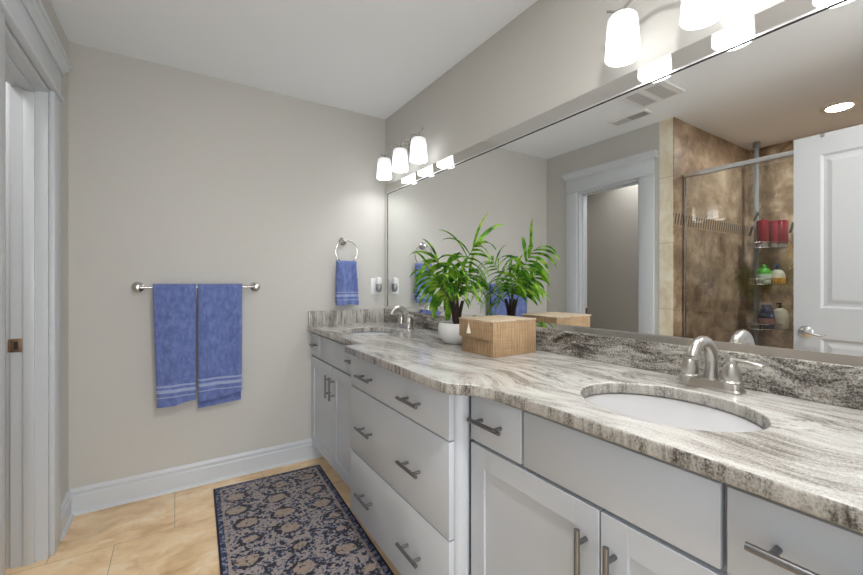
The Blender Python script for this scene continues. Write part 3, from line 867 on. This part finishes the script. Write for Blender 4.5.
# ------------------------------------------------------------ potted palm
PX, PY = 1.148, 1.560
t = thing('potted_palm', (PX, PY, CT), 'green leafy palm in a white round pot on the countertop by the mirror', 'potted plant')
bm = bmesh.new()
lathe(bm, [(0, CT), (.052, CT), (.066, CT + .006), (.084, CT + .028), (.091, CT + .055), (.090, CT + .080), (.086, CT + .096), (.082, CT + .099), (.078, CT + .096), (.080, CT + .08), (.0, CT + .078)], (PX, PY, 0), seg=48)
obj('pot', bm, 'ceramic', t)
bm = bmesh.new(); lathe(bm, [(0, CT + .088), (.05, CT + .088), (.081, CT + .084)], (PX, PY, 0), seg=32)
obj('soil', bm, 'soil', t)
bm = bmesh.new()
tube(bm, [(PX, PY, CT + .085), (PX + .001, PY, CT + .11), (PX, PY + .002, CT + .14), (PX - .001, PY, CT + .165)], [.017, .015, .017, .020], seg=14)
for k in range(9):
    a = k * 2 * PI / 9; tube(bm, [(PX + .012 * math.cos(a), PY + .012 * math.sin(a), CT + .10), (PX + .018 * math.cos(a), PY + .018 * math.sin(a), CT + .15), (PX + .034 * math.cos(a), PY + .034 * math.sin(a), CT + .205)], [.008, .008, .003], seg=6)
obj('trunk', bm, 'trunk', t)
def bez(p0, p1, p2, s): return p0 * (1 - s) ** 2 + p1 * 2 * s * (1 - s) + p2 * s * s
rl = random.Random(11)
def leaflet(bm, p, d, nrm, ln, wd, droop):
    """arching blade starting at p heading d"""
    d = d.normalized(); N_ = 8; q = p.copy(); prevr = None
    side = d.cross(nrm).normalized()
    for k in range(N_ + 1):
        s = k / N_
        wdt = wd * 1.3 * (math.sin(PI * min(1, s * .80 + .13)) ** .8) * (1 if s < .98 else .1)
        up = side.cross(d).normalized()
        row = [bm.verts.new(q - side * wdt + up * wdt * .35), bm.verts.new(q), bm.verts.new(q + side * wdt + up * wdt * .35)]
        if prevr:
            bm.faces.new((prevr[0], prevr[1], row[1], row[0])); bm.faces.new((prevr[1], prevr[2], row[2], row[1]))
        prevr = row
        d = (d + Vector((0, 0, -1.1 * droop / N_ * (0.4 + s * 1.4)))).normalized()
        q = q + d * (ln / N_)
        if q.x > R - .03: q.x = R - .03; d.x = min(d.x, 0)
def frond(p1, p2, n_=11, ln=.15, wd=.0085, s0=.30, droop=1.0, xs=0.0):
    p0 = Vector((PX, PY, CT + .150)); p1 = Vector(p1); p2 = Vector(p2)
    bm = bmesh.new()
    pts = [bez(p0, p1, p2, k / 12) for k in range(13)]
    tube(bm, pts, [.0038 - .0027 * k / 12 for k in range(13)], seg=7)
    fr = obj('frond', bm, 'rachis', t)
    fr['label'] = 'palm frond stem'
    bm = bmesh.new()
    for k in range(n_):
        s = s0 + (1 - s0) * k / (n_ - 1)
        p = bez(p0, p1, p2, s); tg = (bez(p0, p1, p2, min(1, s + .02)) - bez(p0, p1, p2, s - .02)).normalized()
        sd0 = Vector((1, 0, 0)).cross(tg)
        if sd0.length < .2: sd0 = Vector((0, 1, 0))
        sd0.normalize()
        for sg in (1, -1):
            L_ = ln * (.72 + .38 * math.sin(PI * (.18 + .72 * s))) * rl.uniform(.85, 1.1)
            out = 1.35 - .75 * max(0, s - .6) / .4
            d = tg * (.30 + .5 * s) + sd0 * sg * out + Vector((rl.uniform(-.28, .28) + xs, rl.uniform(-.06, .06), rl.uniform(0, .15)))
            d.normalize(); d.z = min(d.z, .42 + rl.uniform(-.1, .1))
            nrm = Vector((1, 0, 0)) if abs(d.normalized().x) < .9 else Vector((0, 1, 0))
            nrm = (nrm * .7 + Vector((0, 0, .75)) + tg * .2)
            leaflet(bm, p, d, nrm, L_, wd * rl.uniform(.85, 1.15), droop * rl.uniform(.7, 1.25))
    tg.z *= .5
    leaflet(bm, p2, tg, Vector((.5, 0, 1)), ln * .8, wd, droop)
    obj('leaflets', bm, 'leaf', fr, ang=80)['label'] = 'narrow green leaflets'
Z0 = CT
frond((PX - .01, PY - .01, Z0 + .33), (PX - .01, PY - .150, Z0 + .455), 11, .205, .0085, .34, 1.35)        # tall frond leaning along the mirror
frond((PX - .01, PY + .03, Z0 + .29), (PX - .01, PY + .160, Z0 + .40), 10, .20, .0085, .36, 1.4)
frond((PX - .05, PY + .03, Z0 + .26), (PX - .09, PY + .10, Z0 + .34), 9, .17, .0085, .35, 1.5)
frond((PX - .03, PY - .04, Z0 + .25), (PX - .06, PY - .11, Z0 + .33), 7, .11, .0075, .45, 1.2)
frond((PX + .03, PY + .05, Z0 + .22), (PX + .06, PY + .17, Z0 + .27), 8, .15, .008, .38, 1.4)
frond((PX + .01, PY - .00, Z0 + .26), (PX + .02, PY - .07, Z0 + .34), 7, .13, .008, .40, 1.5)

# ------------------------------------------------------------ woven box with tassel
bx0, bx1, by0, by1, bz1 = 1.030, 1.266, 1.160, 1.362, CT + .136
t = thing('storage_box', ((bx0 + bx1) / 2, (by0 + by1) / 2, CT), 'tan woven storage box with a fold-over lid and white tassel on the countertop', 'storage box')
obj('body', BX(bx0, bx1, by0, by1, CT + .0003, bz1, bev=.002), 'wicker', t)
obj('lid', BX(bx0 - .010, bx1 + .002, by0 - .002, by1 + .010, bz1, bz1 + .007, bev=.002), 'wickertop', t)
fl = obj('lid_flap', BX(bx0 - .010, bx0 - .003, by0 + .012, by1 + .006, bz1 - .070, bz1 + .002, bev=.0015), 'wicker', t)
bm = bmesh.new(); cyl(bm, (bx0 - .0145, 1.296, bz1 - .052), (bx0 - .0145, 1.296, bz1 - .022), .0105, .0025, seg=16); cyl(bm, (bx0 - .0145, 1.296, bz1 - .022), (bx0 - .0125, 1.296, bz1 - .008), .0012, seg=8)
bmesh.ops.create_uvsphere(bm, u_segments=12, v_segments=8, radius=.0032, matrix=Matrix.Translation((bx0 - .0145, 1.296, bz1 - .021)))
obj('tassel', bm, plain('cream_cotton_tassel', (.75, .72, .64), .9, var=.1, scale=300, bump=.4), fl)['label'] = 'white tassel'

# ------------------------------------------------------------ shower enclosure
GX = -.614
t = thing('shower_enclosure', (GX, .78, .11), 'framed clear glass shower enclosure with a silver top rail', 'shower enclosure')
obj('glass_panel', BX(GX - .003, GX + .003, SY0 + .01, SY1 - .018, .13, 2.005), 'glass', t, smooth=False)
obj('top_rail', BX(GX - .02, GX + .02, SY0, SY1 - .006, 2.0, 2.032, bev=.006), plain('bright_silver_rail', (.80, .80, .80), .28, .9), t)
obj('side_channel', BX(GX - .012, GX + .012, SY1 - .022, SY1 - .006, .13, 2.0, bev=.002), 'chrome', t)
obj('bottom_rail', BX(GX - .016, GX + .016, SY0, SY1 - .006, .1105, .135, bev=.004), 'chrome', t)

# tension pole caddy in the shower corner
KX, KY = -1.655, 1.395
ZS = [1.497, 1.185, .800]
t = thing('shower_caddy', (KX, KY, 0), 'white tension pole caddy with three wire shelves in the shower corner', 'shower caddy')
bm = bmesh.new(); box(bm, KX - .02, KX + .02, KY - .014, KY + .014, .0, H - .03, bev=.006); cyl(bm, (KX, KY, H - .04), (KX, KY, H - .001), .028, seg=20)
obj('pole', bm, plain('grey_white_pole', (.26, .265, .27), .4, var=.03), t)
UX, UY, WX, WY = -.84, -.54, .54, -.84          # basket axes: along, towards the room
BCX, BCY = KX + .0234, KY - .092
for zs in ZS:
    bm = bmesh.new()
    def bp(u, v, z): return (BCX + u * UX + v * WX, BCY + u * UY + v * WY, z)
    for dz, r in ((0, 1.0), (.045, 1.07)):
        tube(bm, [bp(.155 * r * math.cos(q), .062 * r * math.sin(q), zs + dz) for q in [k * 2 * PI / 32 for k in range(32)]], .0028, seg=6, closed=True)
    for k in range(-6, 7):
        u = k * .0235; hw = .062 * math.sqrt(max(0, 1 - (u / .155) ** 2))
        p_, q_ = bp(u, -hw, zs), bp(u, hw, zs)
        cyl(bm, p_, q_, .002, seg=6)
        for e in (p_, q_): cyl(bm, e, Vector(e) + Vector((0, 0, .045)), .0018, seg=6)
    cyl(bm, bp(-.03, -.062, zs), (KX, KY - .01, zs), .004, seg=8)
    obj('wire_shelf', bm, 'wire', t)
bm = bmesh.new(); 
for s_ in (-1, 1): tube(bm, [(KX + .02, KY - .02 - .03 * s_, 1.86), (KX + .03, KY - .02, 1.80), (KX + .02, KY - .02 + .035 * s_, 1.745)], .006, seg=8)
obj('hook', bm, 'clear', t)

def bottle(name, du, dv, zs, prof, label, cat, group=None, extra=None):
    bx_, by_, _z = bp(du, dv, 0)
    tt = thing(name, (bx_, by_, zs + .004), label, cat, group)
    for part, pr_, mt in prof:
        bm = bmesh.new(); lathe(bm, [(r, zs + .004 + z) for r, z in pr_], (bx_, by_, 0), seg=24, sx=1.0, sy=1.0)
        obj(part, bm, mt, tt)
    if extra: extra(tt, bx_, by_, zs + .004)
    return tt
red = plain('dark_red_plastic', (.22, .008, .02), .2, var=.1)
silver = plain('silver_cap', (.6, .58, .56), .3, .7)
M['labelw'] = plain('off_white_print', (.7, .66, .6), .5)

def redprof(h, r): return [('body', [(.0, .028), (r * .8, .030), (r, .045), (r, h * .92), (r * .93, h - .004), (r * .6, h), (0, h)], red), ('cap', [(0, 0), (r * .82, 0), (r * .86, .004), (r * .80, .030), (0, .031)], silver)]
bottle('shampoo_bottle', -.060, .012, ZS[0], redprof(.236, .043), 'red shampoo bottle on the left of the top caddy shelf', 'bottle', 'red bottles on the top shelf')
bottle('shampoo_bottle', .018, .030, ZS[0], redprof(.225, .031), 'slim red bottle in the middle of the top caddy shelf', 'bottle', 'red bottles on the top shelf')
bottle('shampoo_bottle', .105, .004, ZS[0], redprof(.236, .047), 'red shampoo bottle on the right of the top caddy shelf', 'bottle', 'red bottles on the top shelf')
cream = plain('cream_bottle_plastic', (.60, .55, .44), .4, var=.03)
green = plain('green_bottle_plastic', (.08, .36, .04), .35, var=.1)
palew = plain('pale_bottle_plastic', (.55, .62, .52), .35, var=.05)
orange = plain('orange_lotion', (.60, .30, .05), .4, var=.1)
bluep = plain('blue_pump_plastic', (.02, .06, .18), .4)
navyp = plain('navy_bottle_plastic', (.03, .035, .075), .25, var=.2)
blackp = plain('black_pump_plastic', (.01, .01, .01), .3)
pinkl = plain('pink_print_label', (.30, .14, .13), .5, var=.3, scale=60)
def pump(mt, h):
    def f(tt, x, y, z):
        bm = bmesh.new(); lathe(bm, [(.014, h), (.014, h + .014), (.006, h + .017), (.005, h + .032), (.011, h + .034), (.011, h + .044), (0, h + .046)][:7], (x, y, z), seg=16)
        tube(bm, [(x, y, z + h + .040), (x - .015 * UX, y - .015 * UY, z + h + .040), (x - .034 * UX, y - .034 * UY, z + h + .034)], .0045, seg=8)
        obj('pump', bm, mt, tt)
    return f
bottle('soap_bottle', -.050, .012, ZS[1], [('body', [(0, 0), (.040, 0), (.050, .01), (.053, .05), (.048, .10), (.034, .125), (.018, .132), (0, .133)], palew), ('green_band', [(.0495, .085), (.0505, .086), (.047, .108), (.0345, .130), (.020, .136), (.0, .137)], green), ('cap', [(.016, .136), (.016, .158), (.010, .166), (0, .167)], green)], 'pale soap bottle with green top on the left of the middle caddy shelf', 'bottle')
bottle('lotion_bottle', .068, .010, ZS[1], [('body', [(0, 0), (.048, 0), (.052, .008), (.053, .06), (.050, .085), (.036, .112), (.014, .122), (0, .123)], cream), ('orange_label', [(.0535, .002), (.0545, .006), (.0545, .050), (.0535, .052)], orange)], 'cream lotion bottle with orange label and blue pump on the middle caddy shelf', 'bottle', extra=pump(bluep, .122))
bottle('shower_gel_bottle', -.028, .012, ZS[2], [('body', [(0, 0), (.050, 0), (.056, .01), (.056, .11), (.042, .165), (.034, .178), (.034, .205), (0, .207)], navyp), ('label', [(.0568, .04), (.0574, .042), (.0574, .088), (.0568, .09)], pinkl)], 'dark navy shower gel bottle on the bottom caddy shelf', 'bottle')
bottle('lotion_bottle', .092, .010, ZS[2], [('body', [(0, 0), (.050, 0), (.055, .008), (.055, .12), (.046, .155), (.020, .176), (0, .178)], cream)], 'tall cream lotion bottle with black pump on the bottom caddy shelf', 'bottle', extra=pump(blackp, .176))
bm = bmesh.new()
tube(bm, [bp(.15, .03, ZS[0] + .045), bp(.165, .04, ZS[0] + .0), bp(.150, .045, ZS[0] - .05), bp(.140, .04, ZS[0] - .10)], .004, seg=8)
o = obj('cord_loop', bm, orange, origin=bp(.15, .03, ZS[0] + .045)); tag(o, 'thin orange loop hanging from the right end of the top caddy shelf', 'cord')
